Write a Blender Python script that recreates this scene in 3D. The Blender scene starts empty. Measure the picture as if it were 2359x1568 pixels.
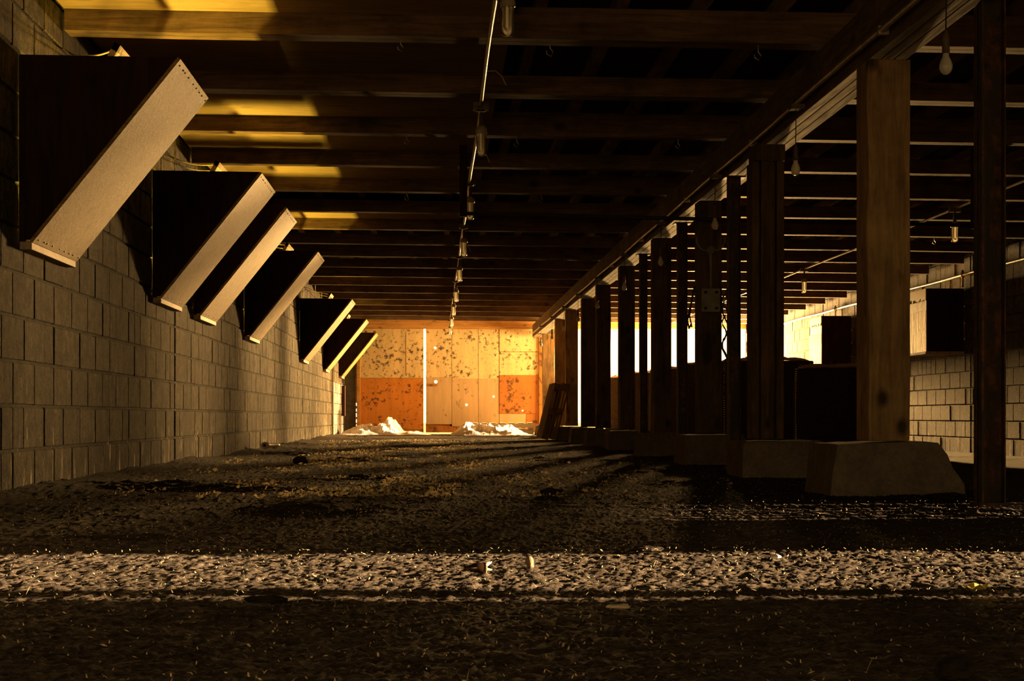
import bpy, bmesh, math, random
from mathutils import Vector, Matrix, noise

random.seed(7)
C = bpy.context.scene.collection
sc = bpy.context.scene

# ------------------------------------------------------------------ camera
F_PX = 3847.0
cam_d = bpy.data.cameras.new('camera')
cam = bpy.data.objects.new('camera', cam_d); C.objects.link(cam)
cam_d.sensor_width = 36.0
cam_d.lens = 36.0 * F_PX / 2359.0
cam_d.shift_y = 176.0 / 2359.0
cam_d.clip_start = 0.02; cam_d.clip_end = 300
cam.location = (0, 0, 0.35)
cam.rotation_euler = (math.radians(90), 0, -math.atan(174.5 / F_PX))
sc.camera = cam

# ------------------------------------------------------------------ world
w = bpy.data.worlds.new('sky'); sc.world = w; w.use_nodes = True
nt = w.node_tree; nt.nodes.clear()
wo = nt.nodes.new('ShaderNodeOutputWorld'); bg = nt.nodes.new('ShaderNodeBackground')
bg.inputs['Color'].default_value = (1.0, 0.66, 0.30, 1); bg.inputs['Strength'].default_value = 4.0
nt.links.new(bg.outputs[0], wo.inputs[0])

sc.view_settings.view_transform = 'Standard'; sc.view_settings.look = 'None'
sc.view_settings.gamma = 1; sc.view_settings.use_curve_mapping = False
sc.view_settings.exposure = 0.0
try:
    sc.cycles.use_denoising = True; sc.cycles.denoiser = 'OPENIMAGEDENOISE'
    sc.cycles.max_bounces = 10; sc.cycles.diffuse_bounces = 5; sc.cycles.glossy_bounces = 3
    sc.cycles.transmission_bounces = 6; sc.cycles.transparent_max_bounces = 8
    sc.cycles.sample_clamp_indirect = 6.0; sc.cycles.use_light_tree = True
    sc.cycles.caustics_refractive = False; sc.cycles.caustics_reflective = False
except Exception:
    pass

# ------------------------------------------------------------------ daylight
def daylight(name, loc, direction, sx, sy, power, color, spread=180.0, up='Z'):
    d = bpy.data.lights.new(name, 'AREA'); d.shape = 'RECTANGLE'
    d.size = sx; d.size_y = sy; d.energy = power; d.color = color
    d.spread = math.radians(spread)
    o = bpy.data.objects.new(name, d); C.objects.link(o)
    o.location = loc
    o.rotation_euler = Vector(direction).to_track_quat('-Z', 'Y').to_euler()
    return o
WARM = (1.0, 0.60, 0.24)
# the bright sky filling the open end door in the far wall (right half)
daylight('sky_in_end_door', (5.9, 35.3, 1.75), (0, -1, 0), 0.8, 1.3, 15000, (1.0, 0.555, 0.175))
# daylight in the doorway of the right-hand wall at its far end
daylight('sky_in_far_side_door', (6.75, 32.2, 1.15), (-1, 0.05, 0), 3.0, 1.7, 1750, (1.0, 0.56, 0.17))
# low sun coming level through the side doorways of the right-hand wall
sun_d = bpy.data.lights.new('low_sun', 'SUN'); sun_d.energy = 52.0; sun_d.angle = math.radians(0.55); sun_d.color = (1.0, 0.63, 0.32)
sun = bpy.data.objects.new('low_sun', sun_d); C.objects.link(sun); sun.location = (20, 3.8, 4)
sun.rotation_euler = Vector((-1, 0.0, -math.tan(math.radians(7.0)))).to_track_quat('-Z', 'Y').to_euler()
# fill lamp added behind the camera, in an unseen doorway placed to suit it
daylight('fill_behind_camera', (-1.0, -3.3, 1.25), (0.12, 1, 0.15), 1.4, 1.4, 40, (1.0, 0.62, 0.22))

# ------------------------------------------------------------------ dimensions
XL, XR, YB, YF = -1.88, 6.45, 34.5, -3.0
def tilt(x): return -0.008 * (x - 0.27)
def fz(x, y=0):
    t = max(0.0, min(1.0, (x - 2.5) / 2.0)); t = t * t * (3 - 2 * t)
    return -0.09 * t
BOXES = [7.62, 11.16, 13.02, 16.45, 23.1, 27.8, 32.35]
BL = 0.92
JOISTS = [8.45 + 1.455 * n for n in range(18)]
WOODP = [7.56, 9.95, 12.56, 15.2, 18.0, 20.6, 23.0, 25.5, 28.0, 32.9]

# ------------------------------------------------------------------ materials
def new_mat(name):
    m = bpy.data.materials.new(name); m.use_nodes = True
    t = m.node_tree; t.nodes.clear()
    o = t.nodes.new('ShaderNodeOutputMaterial'); p = t.nodes.new('ShaderNodeBsdfPrincipled')
    t.links.new(p.outputs[0], o.inputs[0])
    return m, t, p, o
def N(t, typ, **kw):
    n = t.nodes.new(typ)
    for k, v in kw.items():
        if k.startswith('i_'): n.inputs[k[2:].replace('_', ' ')].default_value = v
        else: setattr(n, k, v)
    return n
def coords(t, scale=(1, 1, 1), rot=(0, 0, 0), vary=True):
    tc = N(t, 'ShaderNodeTexCoord')
    mp = N(t, 'ShaderNodeMapping'); mp.inputs['Scale'].default_value = scale; mp.inputs['Rotation'].default_value = rot
    t.links.new(tc.outputs['Object'], mp.inputs['Vector'])
    if vary:
        oi = N(t, 'ShaderNodeObjectInfo'); mu = N(t, 'ShaderNodeMath', operation='MULTIPLY'); mu.inputs[1].default_value = 37.0
        t.links.new(oi.outputs['Random'], mu.inputs[0])
        cx = N(t, 'ShaderNodeCombineXYZ')
        for k in range(3): t.links.new(mu.outputs[0], cx.inputs[k])
        t.links.new(cx.outputs[0], mp.inputs['Location'])
    return mp.outputs[0]
def ramp(t, fac, stops):
    r = N(t, 'ShaderNodeValToRGB'); e = r.color_ramp.elements
    while len(e) < len(stops): e.new(0.5)
    for k, (p, c) in enumerate(stops):
        e[k].position = p; e[k].color = (*c, 1) if len(c) == 3 else c
    t.links.new(fac, r.inputs[0]); return r.outputs[0]
def mix(t, fac, a, b, mode='MIX'):
    m = N(t, 'ShaderNodeMix', data_type='RGBA', blend_type=mode)
    def put(s, v):
        if isinstance(v, (int, float)): s.default_value = v
        elif isinstance(v, tuple): s.default_value = (*v, 1) if len(v) == 3 else v
        else: t.links.new(v, s)
    put(m.inputs['Factor'], fac); put(m.inputs[6], a); put(m.inputs[7], b)
    return m.outputs[2]
def bump(t, p, height, strength=0.4, dist=0.01):
    b = N(t, 'ShaderNodeBump'); b.inputs['Strength'].default_value = strength; b.inputs['Distance'].default_value = dist
    t.links.new(height, b.inputs['Height']); t.links.new(b.outputs[0], p.inputs['Normal'])
def nz(t, vec, scale, detail=4, rough=0.6, dist=0.0):
    n = N(t, 'ShaderNodeTexNoise'); n.inputs['Scale'].default_value = scale; n.inputs['Detail'].default_value = detail
    n.inputs['Roughness'].default_value = rough; n.inputs['Distortion'].default_value = dist
    t.links.new(vec, n.inputs['Vector']); return n.outputs['Fac']

def wood(name, axis, dark, light, rough=0.75, knots=0.5, stretch=14.0, rot=(0, 0, 0), grime=0.0, spec=0.25):
    m, t, p, o = new_mat(name)
    s = [stretch] * 3; s['xyz'.index(axis)] = 1.0
    v = coords(t, tuple(s), rot)
    g = nz(t, v, 2.2, 6, 0.65, 1.2)
    col = ramp(t, g, [(0.34, dark), (0.5, tuple((a + b) / 2 for a, b in zip(dark, light))), (0.66, light)])
    v2 = coords(t, tuple(x ** 0.35 for x in s), rot)
    k = nz(t, v2, 3.5, 3, 0.5)
    kk = ramp(t, k, [(0.60, (0, 0, 0)), (0.72, (1, 1, 1))])
    kf = N(t, 'ShaderNodeMath', operation='MULTIPLY'); kf.inputs[1].default_value = knots
    t.links.new(kk, kf.inputs[0])
    col = mix(t, kf.outputs[0], col, tuple(c * 0.28 for c in dark))
    vk = N(t, 'ShaderNodeTexVoronoi'); vk.inputs['Scale'].default_value = 3.6
    ks = [1.25] * 3; ks['xyz'.index(axis)] = 0.8
    t.links.new(coords(t, tuple(ks), rot), vk.inputs['Vector'])
    kn = ramp(t, vk.outputs['Distance'], [(0.07, (min(1.0, knots * 1.3),) * 3), (0.17, (0, 0, 0))])
    col = mix(t, kn, col, tuple(c * 0.18 for c in dark))
    if grime:
        gr = nz(t, coords(t, (1.3, 1.3, 1.3)), 2.4, 6, 0.7)
        gf = ramp(t, gr, [(0.42, (0, 0, 0)), (0.7, (grime,) * 3)])
        col = mix(t, gf, col, (0.02, 0.015, 0.01))
    t.links.new(col, p.inputs['Base Color']); p.inputs['Roughness'].default_value = rough
    p.inputs['Specular IOR Level'].default_value = spec
    bump(t, p, g, 0.5, 0.004)
    return m

def plain(name, col, rough=0.6, metal=0.0, spec=0.4, var=0.35, scale=9.0, bmp=0.25, **kw):
    m, t, p, o = new_mat(name)
    v = coords(t)
    g = nz(t, v, scale, 5, 0.65)
    c = ramp(t, g, [(0.3, tuple(x * (1 - var) for x in col)), (0.7, tuple(min(1, x * (1 + var)) for x in col))])
    t.links.new(c, p.inputs['Base Color']); p.inputs['Roughness'].default_value = rough
    p.inputs['Metallic'].default_value = metal; p.inputs['Specular IOR Level'].default_value = spec
    if bmp: bump(t, p, g, bmp, 0.004)
    return m

def block_mat():
    m, t, p, o = new_mat('concrete_block')
    v = coords(t, vary=False)
    big = nz(t, v, 1.3, 6, 0.7); fine = nz(t, v, 55, 4, 0.7)
    at = N(t, 'ShaderNodeAttribute', attribute_name='tone')
    col = ramp(t, big, [(0.3, (0.06, 0.05, 0.037)), (0.7, (0.19, 0.165, 0.124))])
    col = mix(t, 1.0, col, at.outputs['Color'], 'MULTIPLY')
    sp = ramp(t, fine, [(0.34, (0.3, 0.3, 0.3)), (0.55, (1, 1, 1))])
    col = mix(t, 0.75, col, sp, 'MULTIPLY')
    md = nz(t, coords(t, (1, 7, 1.6), vary=False), 4.0, 5, 0.7)
    col = mix(t, 0.8, col, ramp(t, md, [(0.32, (0.42, 0.40, 0.36)), (0.52, (0.85, 0.85, 0.85)), (0.68, (1.35, 1.3, 1.2))]), 'MULTIPLY')
    pit = nz(t, v, 14, 6, 0.8)
    col = mix(t, 0.8, col, ramp(t, pit, [(0.38, (0.22, 0.20, 0.18)), (0.5, (0.9, 0.9, 0.9)), (0.62, (1.45, 1.4, 1.3))]), 'MULTIPLY')
    # mineral bloom: pale vertical streaks, mostly at the foot of the wall
    sv = coords(t, (1, 10.0, 1.9), vary=False)
    st = nz(t, sv, 1.6, 5, 0.6)
    sx = N(t, 'ShaderNodeSeparateXYZ'); tc = N(t, 'ShaderNodeTexCoord'); t.links.new(tc.outputs['Object'], sx.inputs[0])
    mr = N(t, 'ShaderNodeMapRange'); mr.inputs['From Min'].default_value = 0.0; mr.inputs['From Max'].default_value = 0.55
    mr.inputs['To Min'].default_value = 0.10; mr.inputs['To Max'].default_value = -0.055
    t.links.new(sx.outputs['Z'], mr.inputs['Value'])
    ad = N(t, 'ShaderNodeMath', operation='ADD'); t.links.new(st, ad.inputs[0]); t.links.new(mr.outputs[0], ad.inputs[1])
    sf = ramp(t, ad.outputs[0], [(0.665, (0, 0, 0)), (0.735, (0.95, 0.95, 0.95))])
    col = mix(t, sf, col, (0.78, 0.72, 0.62))
    t.links.new(col, p.inputs['Base Color']); p.inputs['Roughness'].default_value = 0.95
    p.inputs['Specular IOR Level'].default_value = 0.15
    ab = N(t, 'ShaderNodeMath', operation='ADD'); t.links.new(fine, ab.inputs[0]); t.links.new(pit, ab.inputs[1])
    bump(t, p, ab.outputs[0], 0.8, 0.008)
    return m

def floor_mat():
    m, t, p, o = new_mat('littered_floor')
    v = coords(t, (1, 1, 1), vary=False)
    big = nz(t, v, 0.9, 5, 0.65); mid = nz(t, coords(t, (6, 16, 6), vary=False), 2.5, 6, 0.72); fine = nz(t, coords(t, (30, 90, 30), vary=False), 2.0, 4, 0.7)
    col = ramp(t, mid, [(0.30, (0.045, 0.036, 0.026)), (0.50, (0.15, 0.125, 0.095)), (0.68, (0.36, 0.31, 0.24))])
    c2 = ramp(t, fine, [(0.32, (0.35, 0.33, 0.30)), (0.62, (1, 1, 1))])
    col = mix(t, 0.9, col, c2, 'MULTIPLY')
    b2 = ramp(t, big, [(0.35, (0.6, 0.57, 0.52)), (0.65, (1, 1, 1))])
    col = mix(t, 0.8, col, b2, 'MULTIPLY')
    # colour scaled darker further in, the edge broken up by noise
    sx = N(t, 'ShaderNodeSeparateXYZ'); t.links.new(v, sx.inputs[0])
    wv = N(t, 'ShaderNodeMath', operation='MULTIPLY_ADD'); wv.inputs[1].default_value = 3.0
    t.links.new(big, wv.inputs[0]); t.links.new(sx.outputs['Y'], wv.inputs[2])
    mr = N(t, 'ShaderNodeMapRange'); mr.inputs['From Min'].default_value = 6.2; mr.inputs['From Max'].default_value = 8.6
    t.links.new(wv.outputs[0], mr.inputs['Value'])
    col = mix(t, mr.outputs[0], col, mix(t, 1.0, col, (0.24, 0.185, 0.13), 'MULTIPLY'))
    t.links.new(col, p.inputs['Base Color']); p.inputs['Roughness'].default_value = 0.9
    p.inputs['Specular IOR Level'].default_value = 0.15
    ad = N(t, 'ShaderNodeMath', operation='ADD'); t.links.new(mid, ad.inputs[0]); t.links.new(fine, ad.inputs[1])
    bump(t, p, ad.outputs[0], 0.9, 0.012)
    return m

def mouldy(name, base, spot=(0.05, 0.03, 0.012), amount=0.62, rough=0.6, scale=5.0):
    m, t, p, o = new_mat(name)
    v = coords(t)
    a = nz(t, v, scale * 1.5, 4, 0.72); b = nz(t, v, 1.7, 3, 0.5); d = nz(t, coords(t, (6, 6, 1)), 1.1, 4, 0.6)
    col = ramp(t, d, [(0.3, tuple(x * 0.8 for x in base)), (0.7, tuple(min(1, x * 1.1) for x in base))])
    ad = N(t, 'ShaderNodeMath', operation='MULTIPLY_ADD'); ad.inputs[1].default_value = 0.35
    t.links.new(b, ad.inputs[0]); t.links.new(a, ad.inputs[2])
    f = ramp(t, ad.outputs[0], [(amount + 0.15, (0, 0, 0)), (amount + 0.24, (0.92,) * 3)])
    col = mix(t, f, col, spot)
    t.links.new(col, p.inputs['Base Color']); p.inputs['Roughness'].default_value = rough
    bump(t, p, a, 0.2, 0.003)
    return m

def rusty(name):
    m, t, p, o = new_mat(name)
    v = coords(t)
    a = nz(t, v, 16, 6, 0.75); b = nz(t, coords(t, (5, 5, 1.2)), 3, 4, 0.6)
    col = ramp(t, a, [(0.36, (0.012, 0.008, 0.006)), (0.52, (0.10, 0.04, 0.016)), (0.66, (0.22, 0.09, 0.03))])
    f = ramp(t, b, [(0.42, (0, 0, 0)), (0.6, (1, 1, 1))])
    col = mix(t, f, (0.035, 0.028, 0.02), col)
    t.links.new(col, p.inputs['Base Color']); p.inputs['Roughness'].default_value = 0.7
    p.inputs['Metallic'].default_value = 0.15
    bump(t, p, a, 0.5, 0.004)
    return m

def concrete(name, col):
    m, t, p, o = new_mat(name)
    v = coords(t)
    a = nz(t, v, 6, 8, 0.75); b = nz(t, v, 60, 3, 0.7)
    c = ramp(t, a, [(0.3, tuple(x * 0.45 for x in col)), (0.7, col)])
    c = mix(t, 0.5, c, ramp(t, b, [(0.3, (0.5, 0.5, 0.5)), (0.6, (1, 1, 1))]), 'MULTIPLY')
    t.links.new(c, p.inputs['Base Color']); p.inputs['Roughness'].default_value = 0.95
    p.inputs['Specular IOR Level'].default_value = 0.15
    bump(t, p, a, 0.9, 0.02)
    return m

def sheet_mat():
    m, t, p, o = new_mat('white_plastic_sheet')
    p.inputs['Base Color'].default_value = (0.82, 0.76, 0.66, 1); p.inputs['Roughness'].default_value = 0.35
    tr = N(t, 'ShaderNodeBsdfTranslucent'); tr.inputs['Color'].default_value = (0.75, 0.6, 0.4, 1)
    ms = N(t, 'ShaderNodeMixShader'); ms.inputs[0].default_value = 0.35
    t.links.new(p.outputs[0], ms.inputs[1]); t.links.new(tr.outputs[0], ms.inputs[2]); t.links.new(ms.outputs[0], o.inputs[0])
    return m

def glass_mat(name, rough=0.06, tint=(0.95, 0.95, 0.92)):
    m, t, p, o = new_mat(name)
    p.inputs['Base Color'].default_value = (*tint, 1); p.inputs['Roughness'].default_value = rough
    p.inputs['Transmission Weight'].default_value = 1.0; p.inputs['IOR'].default_value = 1.3
    return m

def pane_mat():
    m, t, p, o = new_mat('dirty_pane')
    v = coords(t)
    a = nz(t, v, 9, 5, 0.7)
    p.inputs['Base Color'].default_value = (0.5, 0.42, 0.32, 1); p.inputs['Roughness'].default_value = 0.25
    tr = N(t, 'ShaderNodeBsdfTransparent')
    ms = N(t, 'ShaderNodeMixShader')
    f = ramp(t, a, [(0.35, (0.15,) * 3), (0.65, (0.7,) * 3)])
    t.links.new(f, ms.inputs[0]); t.links.new(tr.outputs[0], ms.inputs[1]); t.links.new(p.outputs[0], ms.inputs[2])
    t.links.new(ms.outputs[0], o.inputs[0])
    return m

def bale_mat():
    m, t, p, o = new_mat('netted_hay')
    v = coords(t, (1, 1, 1))
    a = nz(t, coords(t, (3, 3, 30)), 3, 5, 0.7); b = nz(t, v, 40, 4, 0.7)
    col = ramp(t, a, [(0.3, (0.028, 0.02, 0.012)), (0.7, (0.085, 0.058, 0.03))])
    col = mix(t, 0.6, col, ramp(t, b, [(0.35, (0.3, 0.3, 0.3)), (0.6, (1, 1, 1))]), 'MULTIPLY')
    t.links.new(col, p.inputs['Base Color']); p.inputs['Roughness'].default_value = 0.9
    p.inputs['Specular IOR Level'].default_value = 0.1
    ad = N(t, 'ShaderNodeMath', operation='ADD'); t.links.new(a, ad.inputs[0]); t.links.new(b, ad.inputs[1])
    bump(t, p, ad.outputs[0], 0.8, 0.015)
    return m

M = {}
M['block'] = block_mat()
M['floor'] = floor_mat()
M['mortar'] = plain('mortar', (0.13, 0.115, 0.09), 0.95, spec=0.1)
M['joist'] = wood('joist_timber', 'x', (0.10, 0.062, 0.034), (0.24, 0.155, 0.085), 0.8, 0.6, grime=0.6)
M['purlin'] = wood('purlin_timber', 'y', (0.20, 0.13, 0.07), (0.40, 0.27, 0.15), 0.85, 0.5, grime=0.5)
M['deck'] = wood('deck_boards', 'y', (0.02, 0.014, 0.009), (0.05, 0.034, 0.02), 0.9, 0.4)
M['panel'] = wood('ceiling_plywood', 'x', (0.26, 0.18, 0.09), (0.42, 0.30, 0.15), 0.8, 0.25, stretch=6)
M['girder'] = wood('girder_timber', 'y', (0.10, 0.065, 0.036), (0.27, 0.18, 0.10), 0.8, 0.5, grime=0.6)
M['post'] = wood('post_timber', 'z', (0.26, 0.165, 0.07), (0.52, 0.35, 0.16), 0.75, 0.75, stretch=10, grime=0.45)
M['dark_post'] = wood('dark_post_timber', 'z', (0.07, 0.044, 0.022), (0.18, 0.115, 0.055), 0.85, 0.7, stretch=10, grime=0.7)  # post timber in a darker tone
A_SL = math.atan2(0.83, 0.66)
M['ply'] = wood('pale_plywood', 'x', (0.21, 0.125, 0.044), (0.50, 0.325, 0.135), 0.6, 0.35, stretch=20, rot=(0, A_SL, 0), spec=0.4)
M['ply_z'] = wood('upright_plywood', 'z', (0.48, 0.32, 0.08), (0.72, 0.51, 0.15), 0.6, 0.35, stretch=4)
M['side'] = wood('dark_plywood', 'z', (0.018, 0.008, 0.005), (0.045, 0.02, 0.012), 0.8, 0.3, stretch=8, spec=0.15)  # one even dark tone for box sides, hangers and cabinet
M['edge'] = wood('weathered_strip', 'y', (0.34, 0.25, 0.16), (0.62, 0.50, 0.36), 0.7, 0.8, stretch=9)
M['rust'] = rusty('rusted_steel')
M['footing'] = concrete('rough_concrete', (0.24, 0.20, 0.145))
M['galv'] = plain('galvanised_conduit', (0.52, 0.47, 0.40), 0.4, 0.55, 0.5, 0.3, 20)
M['grey_paint'] = plain('grey_enamel', (0.26, 0.25, 0.22), 0.55)
M['dark'] = plain('dark_iron', (0.03, 0.024, 0.02), 0.6, 0.2)
M['cord'] = plain('cord', (0.62, 0.52, 0.30), 0.8)
M['cable'] = plain('black_cable', (0.03, 0.025, 0.02), 0.6)
M['sock'] = plain('brown_bakelite', (0.11, 0.08, 0.05), 0.45)
M['cap'] = plain('dusty_cap', (0.40, 0.35, 0.22), 0.5)
M['bulb'] = plain('frosted_bulb', (0.66, 0.66, 0.60), 0.22, 0, 0.6, 0.08, bmp=0)
M['tube'] = plain('lamp_tube', (0.80, 0.76, 0.66), 0.3, 0, 0.5, 0.05, bmp=0)
M['jar'] = glass_mat('jar_glass')
_t = M['jar'].node_tree; _p = [n for n in _t.nodes if n.type == 'BSDF_PRINCIPLED'][0]; _o = [n for n in _t.nodes if n.type == 'OUTPUT_MATERIAL'][0]
_tr = N(_t, 'ShaderNodeBsdfTransparent'); _tl = N(_t, 'ShaderNodeBsdfTranslucent'); _tl.inputs['Color'].default_value = (0.8, 0.74, 0.6, 1)
_gl = N(_t, 'ShaderNodeBsdfGlossy'); _gl.inputs['Roughness'].default_value = 0.12
_lw = N(_t, 'ShaderNodeLayerWeight'); _lw.inputs['Blend'].default_value = 0.35
_m1 = N(_t, 'ShaderNodeMixShader'); _m1.inputs[0].default_value = 0.38; _t.links.new(_tr.outputs[0], _m1.inputs[1]); _t.links.new(_tl.outputs[0], _m1.inputs[2])
_m2 = N(_t, 'ShaderNodeMixShader'); _t.links.new(_lw.outputs['Fresnel'], _m2.inputs[0]); _t.links.new(_m1.outputs[0], _m2.inputs[1]); _t.links.new(_gl.outputs[0], _m2.inputs[2])
_t.links.new(_m2.outputs[0], _o.inputs[0])
M['pane'] = pane_mat()
M['sheet'] = sheet_mat()
M['bale'] = bale_mat()
M['hay'] = plain('loose_hay', (0.55, 0.42, 0.26), 0.8, var=0.5, scale=30)
M['lit_net'] = plain('net_edge', (0.8, 0.68, 0.46), 0.7)
M['straw'] = plain('straw', (0.72, 0.58, 0.36), 0.6, var=0.6, scale=9.0, bmp=0)
_t = M['straw'].node_tree; _tr = N(_t, 'ShaderNodeBsdfTranslucent'); _tr.inputs['Color'].default_value = (0.92, 0.74, 0.45, 1)
_ms = N(_t, 'ShaderNodeMixShader'); _ms.inputs[0].default_value = 0.5
_p = [n for n in _t.nodes if n.type == 'BSDF_PRINCIPLED'][0]; _o = [n for n in _t.nodes if n.type == 'OUTPUT_MATERIAL'][0]
_t.links.new(_p.outputs[0], _ms.inputs[1]); _t.links.new(_tr.outputs[0], _ms.inputs[2]); _t.links.new(_ms.outputs[0], _o.inputs[0])
M['cream'] = mouldy('cream_door_paint', (0.80, 0.62, 0.33), amount=0.56, scale=8)
M['tan'] = mouldy('tan_door_paint', (0.62, 0.44, 0.25), amount=0.64)
M['orange'] = mouldy('bare_orange_plywood', (0.66, 0.25, 0.03), amount=0.58, scale=8, spot=(0.09, 0.03, 0.006))
M['brownply'] = mouldy('brown_plywood', (0.44, 0.17, 0.03), amount=0.56, spot=(0.06, 0.025, 0.008))
M['header'] = wood('header_timber', 'x', (0.45, 0.24, 0.07), (0.72, 0.42, 0.15), 0.7, 0.5)
M['pallet'] = wood('pallet_timber', 'y', (0.10, 0.065, 0.035), (0.26, 0.17, 0.09), 0.8, 0.5)
M['pale_pallet'] = wood('pale_pallet_timber', 'x', (0.50, 0.40, 0.27), (0.80, 0.70, 0.52), 0.7, 0.4)
M['white'] = plain('white_plastic', (0.82, 0.79, 0.70), 0.35, var=0.08)
M['brown_glass'] = plain('brown_glass', (0.035, 0.018, 0.010), 0.12, 0, 0.6, 0.2, bmp=0)
M['shard'] = plain('pale_shard', (0.72, 0.62, 0.44), 0.4)
M['stone'] = concrete('brown_stone', (0.34, 0.25, 0.16))
M['clod'] = plain('dark_clod', (0.03, 0.024, 0.017), 0.95, spec=0.1, scale=30, bmp=0.8)
M['leaf'] = plain('yellow_leaf', (0.55, 0.44, 0.06), 0.5)
M['ground'] = plain('outside_ground', (0.36, 0.28, 0.14), 0.95, spec=0.05)

# ------------------------------------------------------------------ mesh helper
class MB:
    def __init__(s): s.v = []; s.f = []; s.smooth = []; s.tone = []
    def add(s, vs, fs, smooth=False, tone=None):
        b = len(s.v); s.v += [tuple(x) for x in vs]
        s.f += [tuple(b + k for k in f) for f in fs]; s.smooth += [smooth] * len(fs)
        s.tone += [1.0 if tone is None else tone] * len(fs)
        return s
    def hexa(s, q, **k):   # 4 bottom then 4 top corners
        return s.add(q, [(3, 2, 1, 0), (4, 5, 6, 7), (0, 1, 5, 4), (1, 2, 6, 5), (2, 3, 7, 6), (3, 0, 4, 7)], **k)
    def box(s, x0, x1, y0, y1, z0, z1, **k):
        return s.hexa([(x0, y0, z0), (x1, y0, z0), (x1, y1, z0), (x0, y1, z0), (x0, y0, z1), (x1, y0, z1), (x1, y1, z1), (x0, y1, z1)], **k)
    def prism(s, poly, y0, y1):   # polygon in XZ, extruded along Y
        n = len(poly)
        vs = [(x, y0, z) for x, z in poly] + [(x, y1, z) for x, z in poly]
        fs = [tuple(range(n)), tuple(range(2 * n - 1, n - 1, -1))] + [(k, n + k, n + (k + 1) % n, (k + 1) % n) for k in range(n)]
        return s.add(vs, fs)
    def tube(s, pts, r, n=8, cap=True):
        pts = [Vector(p) for p in pts]; vs = []; fs = []
        up = Vector((0, 0, 1))
        for k, p in enumerate(pts):
            a = pts[max(0, k - 1)]; b = pts[min(len(pts) - 1, k + 1)]
            d = (b - a).normalized()
            u = d.cross(up if abs(d.z) < 0.9 else Vector((1, 0, 0))).normalized(); v = d.cross(u)
            rr = r[k] if isinstance(r, (list, tuple)) else r
            for j in range(n):
                t = 2 * math.pi * j / n
                vs.append(p + u * (rr * math.cos(t)) + v * (rr * math.sin(t)))
        for k in range(len(pts) - 1):
            for j in range(n):
                fs.append((k * n + j, k * n + (j + 1) % n, (k + 1) * n + (j + 1) % n, (k + 1) * n + j))
        if cap: fs += [tuple(range(n - 1, -1, -1)), tuple((len(pts) - 1) * n + j for j in range(n))]
        return s.add(vs, fs, smooth=True)
    def lathe(s, prof, c=(0, 0, 0), n=16):   # (radius, z) around a vertical axis
        vs = []; fs = []
        for r, z in prof:
            for j in range(n):
                t = 2 * math.pi * j / n
                vs.append((c[0] + r * math.cos(t), c[1] + r * math.sin(t), c[2] + z))
        for k in range(len(prof) - 1):
            for j in range(n):
                fs.append((k * n + j, k * n + (j + 1) % n, (k + 1) * n + (j + 1) % n, (k + 1) * n + j))
        return s.add(vs, fs, smooth=True)
    def move(s, fn): s.v = [tuple(fn(*p)) for p in s.v]; return s
    def rough(s, amp, scale, seed=0.0):
        out = []
        for p in s.v:
            q = Vector(p) * scale + Vector((seed, seed * 1.7, seed * 0.3))
            out.append(tuple(Vector(p) + noise.noise_vector(q) * amp))
        s.v = out; return s
    def build(s, name, mat, parent=None, bevel=0.0, tone=False):
        me = bpy.data.meshes.new(name); me.from_pydata(s.v, [], s.f)
        me.polygons.foreach_set('use_smooth', s.smooth)
        if tone:
            ca = me.color_attributes.new('tone', 'FLOAT_COLOR', 'CORNER')
            buf = []
            for p, tn in zip(me.polygons, s.tone): buf += [tn, tn, tn, 1.0] * p.loop_total
            ca.data.foreach_set('color', buf)
        me.update()
        bm = bmesh.new(); bm.from_mesh(me); bmesh.ops.recalc_face_normals(bm, faces=bm.faces); bm.to_mesh(me); bm.free()
        me.materials.append(mat)
        o = bpy.data.objects.new(name, me); C.objects.link(o)
        if parent: o.parent = parent
        if bevel:
            b = o.modifiers.new('edge', 'BEVEL'); b.width = bevel; b.segments = 2; b.limit_method = 'ANGLE'
        return o

def tag(o, label, cat, group=None):
    o['label'] = label; o['category'] = cat
    if group: o['group'] = group
    return o
def thing(name, label, cat, loc, group=None, rz=0.0):
    o = bpy.data.objects.new(name, None); C.objects.link(o)
    o.location = loc; o.rotation_euler = (0, 0, rz); o.empty_display_size = 0.05
    return tag(o, label, cat, group)
def dup(root, loc, label, group=None, rz=0.0):
    r = root.copy(); C.objects.link(r); r.location = loc; r.rotation_euler = (0, 0, rz); r['label'] = label
    if group: r['group'] = group
    for ch in list(root.children):
        c = ch.copy(); C.objects.link(c); c.parent = r
        for g in list(ch.children):
            d = g.copy(); C.objects.link(d); d.parent = c
    return r
def struct(o): o['kind'] = 'structure'; return o
ORD = ['first', 'second', 'third', 'fourth', 'fifth', 'sixth', 'seventh', 'eighth', 'ninth', 'tenth', 'eleventh', 'twelfth',
       'thirteenth', 'fourteenth', 'fifteenth', 'sixteenth', 'seventeenth', 'eighteenth', 'nineteenth', 'twentieth']

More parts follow.
